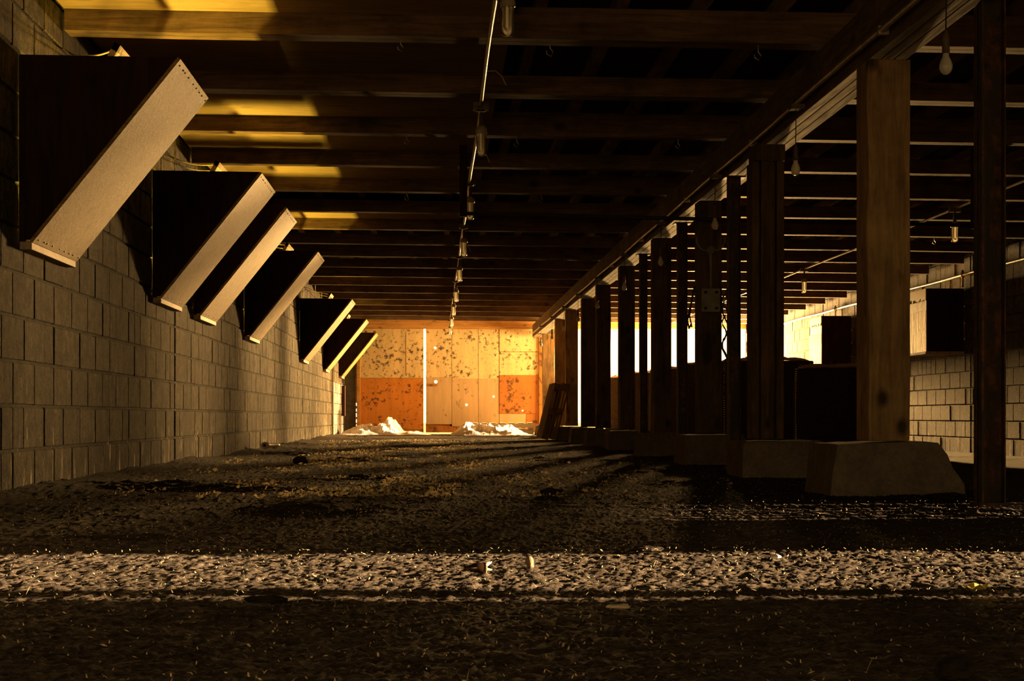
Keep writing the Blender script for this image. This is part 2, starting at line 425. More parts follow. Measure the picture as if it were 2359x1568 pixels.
# ================================================================== FLOOR
def build_floor():
    ys = [YF]; y = YF
    while y < YB + 0.25:
        y += 0.4 if y < 1.5 else max(0.012, 0.0034 * y); ys.append(min(y, YB + 0.3))
    xs = []; x = XL - 0.1
    while x < XR + 0.15:
        xs.append(x); x += 0.0065 if x < 2.55 else 0.06
    xs.append(XR + 0.15)
    vs = []; fs = []; nn = noise.noise; rj = random.Random(21).random
    for yy in ys:
        far = max(1.0, yy / 5.0)
        for xx in xs:
            h = 0.0
            if yy > 1.3:
                a = nn((xx * 2.1, yy * 1.9, 0.3))
                b = nn((xx * 8.0, yy * 9.0, 4.0))
                h = 0.006 * a + 0.005 * max(0.0, b) - 0.009
                if xx < 2.6:
                    c = nn((xx * 34.0 / far ** 0.4, yy * 24.0 / far ** 0.7, 8.0)); d = nn((xx * 85.0, yy * 56.0 / far ** 0.5, 3.0))
                    h += 0.0050 * max(0.0, c + 0.1) + 0.0065 * max(0.0, d) + (rj() - 0.5) * 0.0042
                e = max(0.0, 1 - (xx - XL) / 0.55)          # litter swept up against the wall
                if e > 0: h += 0.05 * e * e * (0.7 + 0.6 * nn((xx * 3, yy * 1.3, 2.0)))
                e2 = max(0.0, 1 - abs(xx - (XR - 0.25)) / 0.4); h += 0.03 * e2
                q = nn((xx * 1.1 + 5, yy * 0.9, 9.0))
                if q > 0.25 and yy > 5: h += 0.05 * (q - 0.25) * (1 + b)
            vs.append((xx, yy, fz(xx, yy) + h))
    nx = len(xs)
    for j in range(len(ys) - 1):
        for k in range(nx - 1):
            a = j * nx + k; fs.append((a, a + 1, a + nx + 1, a + nx))
    me = bpy.data.meshes.new('floor'); me.from_pydata(vs, [], fs)
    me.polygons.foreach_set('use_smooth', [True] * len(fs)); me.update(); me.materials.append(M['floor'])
    o = bpy.data.objects.new('floor', me); C.objects.link(o)
    return struct(o)
build_floor()
g = MB(); g.box(-40, 40, YB + 0.3, 120, -0.3, -0.10)
g.box(XR + 0.15, 40, -6, YB + 0.3, -0.3, -0.12); g.box(-40, XL - 0.1, -6, YB + 0.3, -0.3, -0.1); g.box(-40, 40, -30, YF - 0.2, -0.3, -0.12)
struct(g.build('ground', M['ground']))

# ================================================================== BLOCK WALLS
def block_wall(name, xf, s, y0, y1, z0, z1, holes, joints):
    """xf: room face, s: +1 when that face looks towards +x. Blocks 0.4 x 0.2 in running bond."""
    core = MB(); rec = 0.011; th = 0.2
    cuts = sorted({y0, y1, *[h[0] for h in holes], *[h[1] for h in holes]})
    bk = MB()
    def slab(a, b, c, d):
        xa, xb = xf - s * rec, xf - s * th
        bk.box(min(xa, xb), max(xa, xb), a, b, c, d, tone=0.3)
    for a, b in zip(cuts, cuts[1:]):
        inside = [h for h in holes if h[0] <= a + 1e-6 and h[1] >= b - 1e-6]
        if not inside: slab(a, b, z0, z1)
        else:
            h = inside[0]
            if h[2] > z0 + 0.01: slab(a, b, z0, h[2])
            if h[3] < z1 - 0.01: slab(a, b, h[3], z1)
    rnd = random.Random(3)
    k = 0; z = z0
    seg_ends = [y0] + sorted(joints) + [y1]
    while z < z1 - 0.02:
        zt = min(z + 0.2, z1)
        for a, b in zip(seg_ends, seg_ends[1:]):
            a2 = a + (0.016 if a != y0 else 0); b2 = b - (0.016 if b != y1 else 0)
            y = a2 - (0.2 if k % 2 else 0.0)
            while y < b2:
                wd = 0.4
                yl, yr = max(y, a2), min(y + wd, b2); y += wd
                if yr - yl < 0.03: continue
                parts = [(yl, yr)]
                if rnd.random() < 0.12 and yr - yl > 0.35: parts = [(yl, (yl + yr) / 2), ((yl + yr) / 2, yr)]
                for (pl, pr) in parts:
                    segs = [(pl, pr)]
                    for h in holes:
                        if h[2] < zt - 0.05 and h[3] > z + 0.05:
                            ns = []
                            for (u, v) in segs:
                                if v <= h[0] or u >= h[1]: ns.append((u, v)); continue
                                if u < h[0] - 0.02: ns.append((u, h[0]))
                                if v > h[1] + 0.02: ns.append((h[1], v))
                            segs = ns
                    for (u, v) in segs:
                        m = 0.0045; c = 0.006; off = rnd.uniform(-0.003, 0.002)
                        xa = xf - s * rec; xb = xf + s * off
                        jt = rnd.uniform(-0.002, 0.002)
                        jr = lambda: rnd.uniform(-0.003, 0.004)
                        o4 = [(u + m + jr(), z + m + jr()), (v - m - jr(), z + m + jr()), (v - m - jr(), zt - m - jr()), (u + m + jr(), zt - m - jr())]
                        i4 = [(u + m + c, z + m + c + jt), (v - m - c, z + m + c), (v - m - c, zt - m - c + jt), (u + m + c, zt - m - c)]
                        vs = [(xa, *q) for q in o4] + [(xb, *q) for q in i4]
                        tn = rnd.uniform(0.66, 1.15)
                        bk.add(vs, [(4, 5, 6, 7), (0, 1, 5, 4), (1, 2, 6, 5), (2, 3, 7, 6), (3, 0, 4, 7)], tone=tn)
        z += 0.2; k += 1
    return struct(bk.build(name, M['block'], tone=True))
lholes = [(b + 0.08, b + BL - 0.08, 1.24, 1.94) for b in BOXES]
block_wall('wall_left', XL, 1, YF, YB, 0.0, 2.6, lholes, [6.3, 12.12, 17.95, 23.65, 29.3])
rholes = [(3.26, 3.305, -0.1, 1.9), (3.46, 4.36, -0.1, 1.95), *[(5.75 + 0.14 * k, 5.785 + 0.14 * k, -0.1, 0.72) for k in range(8)], (20.3, 21.0, 1.25, 1.85), (25.8, 26.5, 1.25, 1.85), (30.7, 33.9, -0.1, 2.05)]
block_wall('wall_right', XR, -1, YF, YB, -0.1, 2.6, rholes, [9.0, 14.8, 19.9, 27.6])

# wall behind the camera, its opening placed for the added fill lamp
wb = MB(); wb.box(XL - 0.2, -1.75, YF - 0.2, YF, -0.1, 2.6); wb.box(-0.25, XR + 0.2, YF - 0.2, YF, -0.1, 2.6); wb.box(-1.75, -0.25, YF - 0.2, YF, 2.0, 2.6)
struct(wb.build('wall_front', M['mortar']))

# far wall: strip by the left corner, header, strip by the right corner, jamb
fw = MB(); fw.box(XL - 0.2, -1.66, YB, YB + 0.2, -0.1, 2.6)
fw.box(-1.66, XR + 0.2, YB + 0.1, YB + 0.2, 2.2, 2.6)
fw.box(XR - 0.02, XR + 0.2, YB, YB + 0.2, -0.15, 2.6)
fw.box(2.2, 2.62, YB, YB + 0.2, -0.15, 2.2)
struct(fw.build('wall_back', M['mortar']))
hd = MB(); hd.box(XL + 0.02, XR - 0.02, YB - 0.06, YB + 0.1, 2.17, 2.31); hd.box(XL + 0.02, XR - 0.02, YB - 0.12, YB + 0.1, 2.31, 2.44)
struct(hd.build('trim_1', M['header'], bevel=0.006))
jm = MB(); jm.box(-1.635, -1.565, YB - 0.03, YB + 0.12, 0, 2.17); jm.box(-1.66, -1.635, YB, YB + 0.1, 0.64, 2.17); jm.box(-1.66, -1.635, YB, YB + 0.1, 0, 0.16)
for a_, b_ in ((0.20, 0.23), (0.30, 0.35), (0.43, 0.46), (0.52, 0.58)): jm.box(-1.66, -1.635, YB, YB + 0.1, a_, b_)
struct(jm.build('trim_2', M['header'], bevel=0.004))
jm = MB(); jm.box(2.12, 2.24, YB - 0.05, YB + 0.12, 0, 2.17)
struct(jm.build('trim_3', M['brownply'], bevel=0.004))

# ---- the two door leaves, pierced where the photo shows daylight
def pierced(name, x0, x1, z0, z1, holes, mat, parent, y0=0.0, th=0.035):
    bm = bmesh.new(); eds = []
    def loop(pts):
        vs = [bm.verts.new((x, y0, z)) for x, z in pts]
        for k in range(len(vs)): eds.append(bm.edges.new((vs[k], vs[(k + 1) % len(vs)])))
    loop([(x0, z0), (x1, z0), (x1, z1), (x0, z1)])
    for hx, hz, r in holes:
        loop([(hx + r * math.cos(2 * math.pi * k / 9) * (1 + 0.15 * math.sin(k * 2.1)), hz + r * math.sin(2 * math.pi * k / 9)) for k in range(9)])
    bmesh.ops.triangle_fill(bm, use_beauty=True, edges=eds)
    r = bmesh.ops.extrude_face_region(bm, geom=bm.faces[:])
    bmesh.ops.translate(bm, verts=[v for v in r['geom'] if isinstance(v, bmesh.types.BMVert)], vec=(0, th, 0))
    bmesh.ops.recalc_face_normals(bm, faces=bm.faces)
    me = bpy.data.meshes.new(name); bm.to_mesh(me); bm.free(); me.materials.append(mat)
    o = bpy.data.objects.new(name, me); C.objects.link(o); o.parent = parent
    return o
def door_root(name, label):
    o = bpy.data.objects.new(name, None); C.objects.link(o); o.location = (0, YB, 0); o.empty_display_size = 0.05
    o['kind'] = 'structure'; o['label'] = label; o['category'] = 'door'
    return o
d1 = door_root('door_1', 'sliding door leaf left of the bright slit, cream above and orange below')
pierced('upper_panel', -1.565, -0.262, 1.155, 2.165, [], M['cream'], d1)
pierced('lower_panel', -1.565, -0.262, 0.10, 1.15, [], M['orange'], d1)
q = MB(); q.box(-0.62, -0.608, -0.006, 0.0, 1.2, 2.1); q.build('seam_strip', M['cream'], d1)
q = MB(); q.box(-1.55, -0.27, 0.0, 0.04, 0.03, 0.10); q.build('kick_board', M['brownply'], d1)
q = MB(); q.box(-1.565, -0.262, 0.036, 0.05, 0.03, 2.17); q.build('added_backing', M['brownply'], d1)  # added unseen backing that stops sky showing at the panel seam
d2 = door_root('door_2', 'wide door leaf right of the bright slit, cream boards and a brown patch')
xs2 = [-0.215, 0.322, 0.868, 1.30]
hol = {0: ([(-0.02, 1.775, 0.028), (-0.01, 1.075, 0.036)]), 1: [(0.625, 0.60, 0.027)], 2: [(1.185, 0.77, 0.024)]}
for k in range(3):
    a, b = xs2[k] + 0.004, xs2[k + 1] - 0.004
    split = 1.14 if k else 1.165
    up = [h for h in hol.get(k, []) if h[1] > split]; lo = [h for h in hol.get(k, []) if h[1] <= split]
    pierced('upper_board', a, b, split + 0.002, 2.165, up, M['cream'], d2)
    pierced('lower_board', a, b, 0.16 if k else 0.2, split, lo, M['tan'], d2)
pierced('upper_board', 1.306, 2.115, 1.70, 2.165, [], M['cream'], d2, -0.01)
pierced('upper_board', 1.306, 2.115, 1.215, 1.69, [], M['cream'], d2, -0.005)
pierced('patch_panel', 1.306, 2.115, 0.42, 1.21, [(1.785, 0.48, 0.02)], M['brownply'], d2, -0.01)
pierced('lower_board', 1.306, 1.85, 0.16, 0.415, [], M['tan'], d2)
pierced('lower_board', 1.855, 2.115, 0.16, 0.415, [], M['brownply'], d2)
q = MB(); q.box(-0.215, 2.115, 0.0, 0.04, 0.03, 0.155); q.build('kick_board', M['brownply'], d2)
for (a, b, c, d_) in ((0.29, 0.35, 0.03, 2.17), (0.84, 0.90, 0.03, 2.17), (1.27, 1.33, 0.03, 2.17), (-0.215, 2.115, 1.12, 1.22), (-0.215, 2.115, 2.12, 2.17), (1.3, 2.115, 1.66, 1.73), (-0.215, 2.115, 0.03, 0.23), (1.3, 2.115, 0.38, 0.45), (1.82, 1.89, 0.03, 0.45), (2.08, 2.12, 0.03, 2.17)):
    q = MB(); q.box(a, b, 0.037, 0.06, c, d_); q.build('batten', M['brownply'], d2)  # added behind the seams so no sky shows through
q = MB(); q.box(-0.2, 0.02, -0.05, -0.01, 0.985, 1.03); q.build('latch_bar', M['brownply'], d2)

# ================================================================== CEILING
cl = MB()
nb = 46
for k in range(nb):
    x0 = XL - 0.2 + k * (XR - XL + 0.4) / nb; x1 = x0 + (XR - XL + 0.4) / nb - 0.006
    cl.hexa([(x0, YF - 0.2, 2.505 + tilt(x0)), (x1, YF - 0.2, 2.505 + tilt(x1)), (x1, YB + 0.2, 2.505 + tilt(x1)), (x0, YB + 0.2, 2.505 + tilt(x0)),
             (x0, YF - 0.2, 2.535 + tilt(x0)), (x1, YF - 0.2, 2.535 + tilt(x1)), (x1, YB + 0.2, 2.535 + tilt(x1)), (x0, YB + 0.2, 2.535 + tilt(x0))])
cl.box(XL - 0.3, XR + 0.3, YF - 0.3, YB + 0.3, 2.60, 2.66)
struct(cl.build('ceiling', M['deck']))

for n, y in enumerate(JOISTS):
    big = (n % 2 == 0)
    h = 0.16 if big else 0.11
    b = MB(); th = 0.15 if n < 2 else 0.11
    nseg = 14
    for (ya, yb) in ((y, y + th / 2 - 0.003), (y + th / 2 + 0.003, y + th)):
        for k in range(nseg):
            xa = XL + 0.02 + k * (XR - XL - 0.04) / nseg; xb = XL + 0.02 + (k + 1) * (XR - XL - 0.04) / nseg
            wa = 0.004 * noise.noise((xa * 0.9, y, 1)); wb_ = 0.004 * noise.noise((xb * 0.9, y, 1))
            b.hexa([(xa, ya, 2.268 + tilt(xa) + wa), (xb, ya, 2.268 + tilt(xb) + wb_), (xb, yb, 2.268 + tilt(xb) + wb_), (xa, yb, 2.268 + tilt(xa) + wa),
                    (xa, ya, 2.268 + h + tilt(xa)), (xb, ya, 2.268 + h + tilt(xb)), (xb, yb, 2.268 + h + tilt(xb)), (xa, yb, 2.268 + h + tilt(xa))])
    o = b.build('ceiling_joist', M['joist'])
    tag(o, f'{"deep" if big else "shallow"} dark timber joist crossing the ceiling, {ORD[n]} in view counted from the camera', 'joist', 'joists across the ceiling')

px = [-1.55 + 0.41 * k for k in range(20)]
for n, x in enumerate(px):
    b = MB(); zb = 2.43 + tilt(x)
    b.box(x, x + 0.06, 6.6, YB - 0.15, zb, zb + 0.072)
    o = b.build('ceiling_purlin', M['purlin'])
    lab = f'dim roof batten above the joists, {ORD[n]} out from the sloping window boxes'
    tag(o, lab, 'batten', 'roof battens above the joists')

# plywood lining between the joists near the left wall
def lining(i0, i1, x1, label):
    ya, yb = JOISTS[i0] - 1.3 if i1 == i0 else JOISTS[i0] + 0.155, JOISTS[i1] - 0.005
    b = MB(); z = 2.375
    b.hexa([(XL + 0.02, ya, z + tilt(XL)), (x1, ya, z + tilt(x1)), (x1, yb, z + tilt(x1)), (XL + 0.02, yb, z + tilt(XL)),
            (XL + 0.02, ya, z + 0.012 + tilt(XL)), (x1, ya, z + 0.012 + tilt(x1)), (x1, yb, z + 0.012 + tilt(x1)), (XL + 0.02, yb, z + 0.012 + tilt(XL))])
    tag(b.build('ceiling_panel', M['panel']), label, 'ceiling panel', 'plywood sheets between the joists')
lining(0, 0, 0.38, 'plywood ceiling sheet in front of the joist nearest the camera')
lining(0, 1, 0.39, 'plywood ceiling sheet between the first and second joists from the camera')
lining(1, 2, 0.38, 'plywood ceiling sheet between the second and third joists from the camera')
lining(2, 3, 0.39, 'plywood ceiling sheet between the third and fourth joists from the camera')
lining(3, 4, 0.38, 'plywood ceiling sheet between the fourth and fifth joists from the camera')
lining(5, 6, 0.25, 'plywood ceiling sheet between the sixth and seventh joists from the camera')

# ================================================================== GIRDER, POSTS, FOOTINGS
gr = thing('support_girder', 'long dark timber girder carried by the row of posts', 'girder', (2.08, 0, 1.99))
for k, (xa, xb) in enumerate([(-0.10, -0.043), (-0.042, 0.015), (0.016, 0.075)]):
    b = MB(); b.box(xa, xb, YF, YB - 0.13, 0.0, 0.258)
    b.build('plank', M['girder'], gr, bevel=0.004)

def post(Y, label, mat, kind='plain', x0=1.97, x1=2.17, zb=0.23):
    t = thing('timber_post', label, 'post', ((x0 + x1) / 2, Y + 0.1, zb + 0.012), 'timber posts under the girder')
    hw = (x1 - x0) / 2; H = 1.988 - zb - 0.012
    if kind == 'plain':
        b = MB(); n = 22; vs = []; fs = []
        for k in range(n + 1):
            z = H * k / n
            wl = 0.016 * noise.noise((z * 2.2, Y, 0)) + 0.006 * noise.noise((z * 7, Y, 3)); wr = 0.005 * noise.noise((z * 2, Y, 7))
            vs += [(-hw + wl, -0.1, z), (hw + wr, -0.1, z), (hw + wr, 0.1, z), (-hw, 0.1, z)]
        for k in range(n):
            for j in range(4): fs.append((4 * k + j, 4 * k + (j + 1) % 4, 4 * k + 4 + (j + 1) % 4, 4 * k + 4 + j))
        fs += [(3, 2, 1, 0), (4 * n, 4 * n + 1, 4 * n + 2, 4 * n + 3)]
        b.add(vs, fs); b.build('shaft', mat, t, bevel=0.006)
    else:   # built up from planks with a cap block
        for (xa, xb, ya, yb) in ((-hw, -hw + 0.045, -0.08, 0.1), (-hw + 0.05, -hw + 0.1, -0.1, 0.1), (-hw + 0.105, hw - 0.05, -0.07, 0.1), (hw - 0.045, hw, -0.1, 0.1)):
            b = MB(); b.box(xa, xb, ya, yb, 0, H - 0.1); b.rough(0.006, 2.0, Y); b.build('plank', mat, t, bevel=0.004)
        b = MB(); b.box(-hw + 0.01, hw + 0.005, -0.105, 0.1, H - 0.1, H); b.build('cap_block', mat, t, bevel=0.005)
    return t
POSTL = ['pale knotty timber post with a wavy edge, nearest the camera', 'dark built-up timber post of upright planks behind the pale knotty post',
         'wide dark timber post that carries the electrical box', 'dark timber post just beyond the one carrying the electrical box',
         'dark timber post, fifth in the row, beside the tall bright gap', 'dark timber post, sixth in the row of posts',
         'dark timber post, seventh in the row, beside a thin slot of light', 'orange-lit timber post that the upright pallet leans on',
         'orange-lit timber post second from the far end of the row', 'brightly lit pale timber post at the far end of the row']
FOOTL = ['large broken concrete footing with a sloping end under the nearest timber post', 'rough concrete footing under the built-up plank post',
         'dark concrete footing under the post with the electrical box', 'dark concrete footing under the fourth timber post of the row',
         'dark concrete footing under the fifth timber post of the row', 'dark concrete footing under the sixth timber post of the row',
         'dark concrete footing under the seventh timber post of the row', 'concrete footing behind the foot of the upright pallet',
         'concrete footing under the second timber post from the far end', 'concrete footing under the brightly lit farthest post']
for k, Y in enumerate(WOODP):
    zb = [0.228, 0.205, 0.215, 0.2, 0.2, 0.2, 0.2, 0.2, 0.19, 0.19][k]
    if k == 1: post(Y, POSTL[k], M['dark_post'], 'built', 1.90, 2.09, zb)
    else: post(Y, POSTL[k], M['post'] if k in (0, 7, 8, 9) else M['dark_post'], 'plain', *[(1.97, 2.17), None, (1.985, 2.16), (1.985, 2.15), (1.985, 2.15), (1.985, 2.16), (2.01, 2.2), (1.98, 2.17), (2.0, 2.17), (2.10, 2.335)][k], zb=zb)
    # footing: a worn block, wider at the foot, buried a little in the litter
    b = MB()
    if k == 0:
        poly = [(1.775, -0.03), (2.40, -0.03), (2.385, 0.05), (2.335, 0.12), (2.315, 0.18), (2.27, 0.235), (2.20, 0.24), (1.81, 0.226), (1.80, 0.21)]
        dep = (Y - 0.1, Y + 0.42)
    elif k == 1:
        poly = [(1.80, -0.03), (2.31, -0.03), (2.315, 0.1), (2.30, 0.19), (2.26, 0.21), (1.83, 0.203), (1.81, 0.19)]
        dep = (Y - 0.18, Y + 0.36)
    else:
        o_ = 0.11 if k == 9 else 0.0
        poly = [(1.84 + o_, -0.03), (2.36 + o_, -0.03), (2.34 + o_, 0.12), (2.30 + o_, zb), (1.88 + o_, zb), (1.86 + o_, zb - 0.03)]
        dep = (Y - 0.16, Y + 0.38)
    cxm = sum(p[0] for p in poly) / len(poly)
    t = bpy.data.meshes.new('concrete_footing')
    bm = bmesh.new()
    ny = 8
    rings = []
    # resample outline
    pts = []
    for i in range(len(poly)):
        p, q2 = Vector(poly[i]), Vector(poly[(i + 1) % len(poly)])
        m_ = max(1, int((q2 - p).length / 0.05))
        for j in range(m_): pts.append(p.lerp(q2, j / m_))
    for j in range(ny + 1):
        yy = dep[0] + (dep[1] - dep[0]) * j / ny
        ring = []
        for p in pts:
            n_ = noise.noise_vector((p.x * 7, yy * 7, p.y * 7 + k)) * 0.013 + noise.noise_vector((p.x * 22, yy * 22, p.y * 22 + k)) * 0.007
            z = p.y + (n_.z if p.y < 0.17 else n_.z * 0.3)
            fy = n_.y - (0.02 * (0.2 - p.y) if j == 0 else 0)
            ring.append(bm.verts.new((p.x + n_.x, yy + fy, min(z, max(p.y, zb + 0.004)))))
        rings.append(ring)
    L = len(pts)
    for j in range(ny):
        for i in range(L): bm.faces.new((rings[j][i], rings[j][(i + 1) % L], rings[j + 1][(i + 1) % L], rings[j + 1][i]))
    f0 = bm.faces.new(rings[0]); f1 = bm.faces.new(rings[-1][::-1])
    bmesh.ops.recalc_face_normals(bm, faces=bm.faces)
    bm.to_mesh(t); bm.free(); t.materials.append(M['footing'])
    o = bpy.data.objects.new('concrete_footing', t); C.objects.link(o)
    tag(o, FOOTL[k], 'footing', 'concrete footings under the posts')

def steel_post(Y, x0, x1, label, top=1.985, plate=True):
    t = thing('steel_post', label, 'post', ((x0 + x1) / 2, Y, 0), 'steel posts between the timber posts')
    h = (x1 - x0) / 2
    b = MB(); tk = 0.007
    # rolled channel/H section standing on the floor
    b.box(-h, -h + tk + 0.004, -0.05, 0.05, -0.01, top); b.box(h - tk, h, -0.05, 0.05, -0.01, top); b.box(-h, h, -0.012, 0.0, -0.01, top)
    b.build('shaft', M['rust'], t, bevel=0.002)
    if plate:
        b = MB(); b.box(-h - 0.03, h + 0.03, -0.07, 0.07, top - 0.012, top); b.build('cap_plate', M['rust'], t)
    b = MB(); b.box(-h - 0.012, h + 0.012, -0.062, 0.062, -0.012, 0.01); b.build('foot_plate', M['rust'], t)
    return t
steel_post(6.57, 2.157, 2.255, 'rusty steel section post standing on bare floor, nearest the camera', 2.24, False)
steel_post(11.3, 1.985, 2.065, 'thin rusty steel post between the plank post and the electrical box post')
steel_post(14.0, 2.03, 2.11, 'thin steel post with a wide cap plate beyond the electrical box post')
steel_post(16.7, 2.04, 2.115, 'slender steel post, farthest of the steel posts')

# ================================================================== HOPPER BOXES ON THE LEFT WALL
def hopper():
    t = thing('window_baffle', 'x', 'window baffle', (XL, 0, 1.15), 'sloping window boxes on the left wall')
    T = 0.016
    side = [(0.004, 0.0), (0.055, 0.0), (0.706, 0.828), (0.004, 0.834)]
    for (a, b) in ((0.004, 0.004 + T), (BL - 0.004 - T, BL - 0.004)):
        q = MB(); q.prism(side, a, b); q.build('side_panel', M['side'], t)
    q = MB(); d = Vector((0.66, 0.83)).normalized(); nrm = Vector((d.y, -d.x))
    p0 = Vector((0.05, -0.004)); p1 = Vector((0.712, 0.828))
    poly = [tuple(p0), tuple(p1), tuple(p1 + nrm * T), tuple(p0 + nrm * T)]
    q.prism(poly, -0.004, BL + 0.004); nf = len(q.f)
    rr = random.Random(2)
    for k in range(9):
        yy = 0.03 + k * (BL - 0.06) / 8 + rr.uniform(-0.03, 0.03)
        for pp in (p1 - d * 0.022, p0 + d * 0.022):
            c = pp + nrm * (T + 0.0005); q.box(c.x - 0.003, c.x + 0.003, yy - 0.004, yy + 0.004, c.y - 0.003, c.y + 0.003)
    ob = q.build('sloping_board', M['ply'], t); ob.data.materials.append(M['dark'])
    for k, pf in enumerate(ob.data.polygons): pf.material_index = 1 if k >= nf else 0
    q = MB(); q.box(0.004, 0.03, -0.012, 0.016, -0.01, 0.83); q.build('wall_batten', M['side'], t)
    q = MB(); q.hexa([(0.004, 0.0, -0.045), (0.058, 0.0, -0.045), (0.058, BL, -0.045), (0.004, BL, -0.045),
                      (0.004, 0.0, -0.006), (0.058, 0.0, -0.006), (0.058, BL, -0.006), (0.004, BL, -0.006)])
    q.build('sill_strip', M['edge'], t, bevel=0.003)
    return t
HOPL = ['sloping plywood window box nearest the camera, largest in view', 'sloping plywood window box, second from the camera, its sill strip shedding pale stains',
        'sloping plywood window box close behind the second one, third from the camera', 'sloping plywood window box, fourth from the camera, with a chipped board edge',
        'sloping plywood window box, fifth from the camera', 'sloping plywood window box second from the far door', 'sloping plywood window box farthest away, beside the cream door']
hp = hopper()
for k, y in enumerate(BOXES):
    if k == 0: o = hp; o.location = (XL, y, 1.15); o['label'] = HOPL[0]
    else: o = dup(hp, (XL, y, 1.15), HOPL[k])

# windows behind the boxes: hopper sashes tilted into the room, held by cords
for k, y in enumerate(BOXES):
    r = bpy.data.objects.new(f'window_{k+1}', None); C.objects.link(r); r.location = (XL - 0.02, y, 1.27); r['kind'] = 'structure'
    r.empty_display_size = 0.05
    r['label'] = f'tilted-in window sash above the {ORD[k]} sloping box from the camera'; r['category'] = 'window'
    ang = math.atan2(0.43, 0.80); Ls = 0.91
    def sash(a, b, u0, u1, t0=-0.015, t1=0.015):
        q = MB(); q.box(t0, t1, a, b, u0, u1)
        q.move(lambda X, Y, Z: (X * math.cos(ang) + Z * math.sin(ang), Y, -X * math.sin(ang) + Z * math.cos(ang))); return q
    ya, yb = 0.16, BL - 0.16
    f = sash(ya, ya + 0.035, 0, Ls)
    for (a, b, c, d_) in ((yb - 0.035, yb, 0, Ls), (ya, yb, 0, 0.035), (ya, yb, Ls - 0.035, Ls)):
        e = sash(a, b, c, d_); f.add(e.v, e.f)
    f.build('sash_frame', M['edge'], r)
    sash(ya + 0.03, yb - 0.03, 0.03, Ls - 0.03, -0.002, 0.002).build('pane', M['pane'], r)
    tipx, tipz = XL - 0.02 + Ls * math.sin(ang), 1.27 + Ls * math.cos(ang)
    b = MB()
    for (dy, dz) in ((0.17, 0.0), (0.23, -0.03)):
        A = Vector((XL + 0.0, y + 0.95 + dy, 2.225 + dz)); B_ = Vector((tipx, y + dy, tipz - 0.02 + dz))
        b.tube([A.lerp(B_, s_ / 6) + Vector((0, 0, -0.02 * math.sin(math.pi * s_ / 6))) for s_ in range(7)], 0.0045, 6)
    tag(b.build('sash_cord', M['cord']), f'pale doubled cord holding the window tip above the {ORD[k]} sloping box from the camera', 'cord', 'cords holding the tilted windows')
    # daylight thrown up through this window by the bright ground outside
    daylight('daylight_in_window', (XL + 0.10, y + BL / 2, 1.26), (0.30, 0.0, 0.95), 0.60, 0.10, [66, 62, 50, 50, 26, 14, 8][k], (1.0, 0.66, 0.08), 165)

# ================================================================== BOXES ON THE RIGHT WALL
def wall_box(y, label):
    t = thing('window_box', label, 'window box', (XR, y, 1.15), 'upright window boxes on the block wall opposite')
    D, L, H = 0.46, 0.84, 0.77
    q = MB(); q.box(-D, -0.004, 0, 0.02, 0, H); q.build('side_panel', M['side'], t)
    q = MB(); q.box(-D, -0.004, L - 0.02, L, 0, H); q.build('side_panel', M['side'], t)
    q = MB(); q.box(-D - 0.012, -D, 0, L, 0, 0.5); q.build('front_board', M['ply_z'], t)
    q = MB(); q.box(-D - 0.004, -D + 0.004, 0.02, L - 0.02, 0.5, H - 0.07); q.build('upper_board', M['grey_paint'], t)
    q = MB(); rr = random.Random(int(y))
    for k in range(16):
        a = 0.02 + k * (L - 0.05) / 16; q.box(-D - 0.012, -D + 0.002, a, a + 0.05, H - 0.10 - rr.uniform(0, 0.05), H)
    q.build('torn_fringe', M['sheet'], t)
    q = MB(); q.box(-D - 0.02, -0.004, -0.01, L + 0.01, -0.03, 0.0); q.build('sill_board', M['edge'], t)
    return t
wall_box(20.15, 'upright window box with dark side and yellow front, seen between the nearest posts')
wall_box(25.7, 'upright window box with dark side, rising behind the hay bale')

# ================================================================== CONDUITS AND LAMPS
cn = thing('lamp_conduit', 'pale conduit under the joists carrying the row of jar lamps', 'conduit', (0.27, 0, 2.245))
b = MB(); b.tube([(0.004 * math.sin(y * 1.3), y, 0.006 * math.sin(y * 0.8)) for y in [5 + 0.6 * k for k in range(49)]], 0.011, 8); b.build('pipe', M['galv'], cn)
LAMPY = [7.62, 10.2, 13.5, 16.6, 19.7, 23.2, 26.3, 29.6, 32.6]
for y in LAMPY[1:]:
    b = MB(); b.box(-0.045, 0.05, y - 0.03, y + 0.03, -0.022, 0.022)
    b.lathe([(0, -0.03), (0.03, -0.03), (0.034, -0.02), (0.034, 0.0), (0, 0.0)], (0, y, 0), 12); b.build('junction_box', M['sock'], cn)
for k, y in enumerate([9.1, 11.8, 18.1]):
    b = MB(); b.tube([(0.01, y, -0.01), (0.05, y - 0.1, -0.03), (0.08, y - 0.2, -0.08), (0.1, y - 0.22, -0.13)], 0.003, 5); b.build('loose_wire', M['cord'], cn)

def jar_lamp(label, loc, group):
    t = thing('jar_lamp', label, 'lamp', loc, group)
    q = MB(); q.tube([(0, 0, 0.175), (0, 0, 0.14)], 0.009, 8); q.lathe([(0, 0.16), (0.012, 0.16), (0.014, 0.10), (0.02, 0.09), (0, 0.09)], n=12); q.build('stem', M['sock'], t)
    q = MB(); q.lathe([(0, 0.095), (0.018, 0.092), (0.033, 0.075), (0.036, 0.06), (0.036, 0.042), (0.0, 0.042)]); q.build('cap', M['cap'], t)
    q = MB(); q.lathe([(0.031, 0.042), (0.031, 0.02), (0.031, -0.07), (0.028, -0.086), (0.020, -0.093), (0.0, -0.095)]); q.build('glass_jar', M['jar'], t)
    q = MB()
    q.tube([(-0.011, 0, 0.04), (-0.011, 0, -0.05), (-0.008, 0, -0.064), (0, 0, -0.07), (0.008, 0, -0.064), (0.011, 0, -0.05), (0.011, 0, 0.04)], 0.0065, 8)
    q.build('folded_tube', M['tube'], t)
    return t
G1 = 'jar lamps along the middle conduit'
j0 = None
